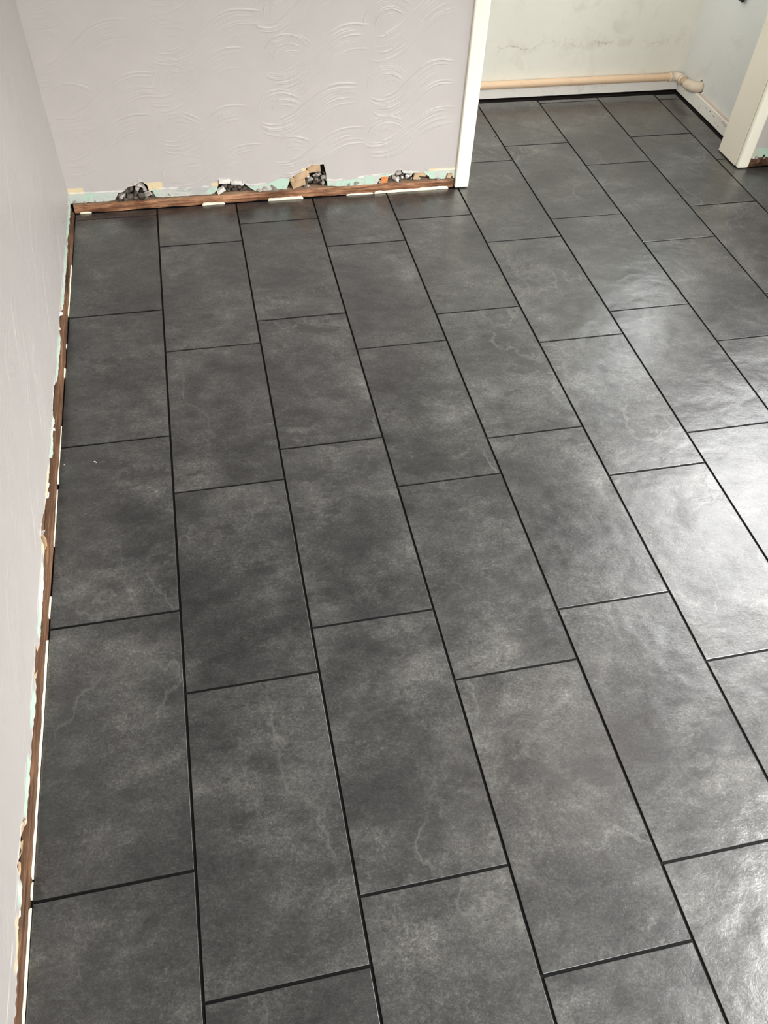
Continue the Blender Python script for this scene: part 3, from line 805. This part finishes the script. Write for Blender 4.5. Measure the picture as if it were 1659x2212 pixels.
SW = (-1.80, -.25, .84, 2.10); SX = (.55, 1.92, .86, 2.14)      # windows in the right wall: y0, y1, z0, z1
strip_wall('wall_right', [((XR, YB, 0), (XR + .15, SW[0], H)), ((XR, SW[1], 0), (XR + .15, SX[0], H)), ((XR, SX[1], 0), (XR + .15, YW, H)),
                          ((XR, SW[0], 0), (XR + .15, SW[1], SW[2])), ((XR, SW[0], SW[3]), (XR + .15, SW[1], H)),
                          ((XR, SX[0], 0), (XR + .15, SX[1], SX[2])), ((XR, SX[0], SX[3]), (XR + .15, SX[1], H))], M_ROOM,
           'mauve-grey wall on the right, outside the photo, with two windows')
BW = (.75, 2.35, .84, 2.08)      # window in the wall behind
strip_wall('wall_back', [((-.12, YB - .12, 0), (BW[0], YB, H)), ((BW[1], YB - .12, 0), (XR + .15, YB, H)), ((BW[0], YB - .12, 0), (BW[1], YB, BW[2])), ((BW[0], YB - .12, BW[3]), (BW[1], YB, H))],
           M_ROOM, 'mauve-grey wall behind the viewer, outside the photo, with a window')
strip_wall('wall_left_rear', [((-.12, YB, 0), (-.0065, -1.602, H))], M_ROOM, 'rear stretch of the left wall, outside the photo')
strip_wall('ceiling', [((-.12, YB - .12, H), (XR + .15, RY1 + .1, H + .1))], M_WHITE, 'plain white ceiling above the room, outside the photo')
strip_wall('wall_recess_left', [((RX0 - .1, YW, 0), (RX0, RY1, .95)), ((RX0 - .1, YW, 2.15), (RX0, RY1, H))], M_REC_BACK, 'white end wall of the recess, outside the photo')

lamp = empty('ceiling_lamp', (1.90, .45, H)); tag(lamp, 'round white ceiling lamp, switched on, above and outside the photo', 'lamp')
bm = bmesh.new(); bmesh.ops.create_cone(bm, cap_ends=True, segments=32, radius1=.165, radius2=.150, depth=.030, matrix=Matrix.Translation((0, 0, -.0155)))
from_bm('lamp_base', bm, M_FRAME, lamp)
bm = bmesh.new(); bmesh.ops.create_uvsphere(bm, u_segments=32, v_segments=12, radius=.15)
for v_ in bm.verts: v_.co.z = -.031 - .055 * (1 - (v_.co.z / .15 + 1) / 2)
t_ = NT('lamp_diffuser'); t_.b.inputs['Emission Color'].default_value = (1, .86, .76, 1); t_.b.inputs['Emission Strength'].default_value = 13.0
from_bm('lamp_diffuser', bm, t_.m, lamp, smooth=True)

def window(name, axis, fixed, a0, a1, z0, z1, nb, label):
    w = empty(name, (0, 0, 0)); tag(w, label, kind='structure')
    def b(nm, u0, u1, v0, v1, d0, d1, m):
        lo, hi = ((u0, fixed + d0, v0), (u1, fixed + d1, v1)) if axis == 'x' else ((fixed + d0, u0, v0), (fixed + d1, u1, v1))
        box(nm, lo, hi, m, w)
    t = .05
    b('frame_rail', a0, a1, z0, z0 + t, .02, .07, M_FRAME); b('frame_rail', a0, a1, z1 - t, z1, .02, .07, M_FRAME)
    b('frame_stile', a0, a0 + t, z0 + t, z1 - t, .02, .07, M_FRAME); b('frame_stile', a1 - t, a1, z0 + t, z1 - t, .02, .07, M_FRAME)
    for k in range(1, nb):
        u = a0 + (a1 - a0) * k / nb
        b('mullion', u - .025, u + .025, z0 + t, z1 - t, .02, .07, M_FRAME)
    for k in range(nb):
        u0 = a0 + (a1 - a0) * k / nb + (t if k == 0 else .025); u1 = a0 + (a1 - a0) * (k + 1) / nb - (t if k == nb - 1 else .025)
        b('pane', u0, u1, z0 + t, z1 - t, .043, .047, M_GLASS)
    return w
window('window_1', 'y', XR + .02, SX[0], SX[1], SX[2], SX[3], 2, 'white framed window at the far end of the right wall, outside the photo')
window('window_2', 'y', XR + .02, SW[0], SW[1], SW[2], SW[3], 2, 'white framed window at the near end of the right wall, outside the photo')
window('window_4', 'y', RX1 + .02, RW[0], RW[1], RW[2], RW[3], 1, 'white framed window high in the right wall of the recess, outside the photo')
window('window_5', 'x', YB - .10, BW[0], BW[1], BW[2], BW[3], 2, 'white framed window in the wall behind the viewer, outside the photo')
window('window_3', 'y', RX0 - .09, YW + .01, RY1, .95, 2.15, 1, 'white framed window at the left end of the recess, outside the photo')

# ------------------------------------------------------------------ crumbs on the floor
def crumb(name, x, y, s, mat, label, cat='crumb', rot=0.0, asp=1.0):
    seed_[0] += 1
    bm = rock_mesh(name, s * asp, s, s * .5, seed_[0])
    lo = min(v_.co.z for v_ in bm.verts)
    o = from_bm(name, bm, mat, None, (x, y, -lo + .0001)); o.rotation_euler = (0, 0, rot)
    return tag(o, label, cat)
crumb('plaster_crumb', .094, .6705, .0032, M_PLASTER, 'thin white plaster sliver near the left wall, the longer of a close pair', rot=.1, asp=2.6)
crumb('plaster_crumb', .099, .6655, .0026, M_PLASTER, 'tiny white plaster fleck just below the longer sliver near the left wall', rot=.2, asp=2.0)
crumb('plaster_crumb', .012, .672, .0042, M_PLASTER, 'white plaster crumb lying against the foot of the left wall', asp=1.2)
crumb('dark_crumb', 1.806, 2.429, .0085, M_BLACK, 'small black crumb on the floor just inside the doorway beside the left jamb', rot=.6)
crumb('dark_crumb', .035, .895, .0038, M_BLACK, 'tiny black speck on the dark tile near the left wall')
crumb('plaster_crumb', 2.125, 1.5125, .0050, M_PLASTER, 'white plaster dot on the grout crossing in front of the doorway')
crumb('plaster_crumb', 1.7735, .9895, .0040, M_PLASTER, 'white plaster dot on a cross joint in the middle of the floor')
print('tiles', n_tiles)
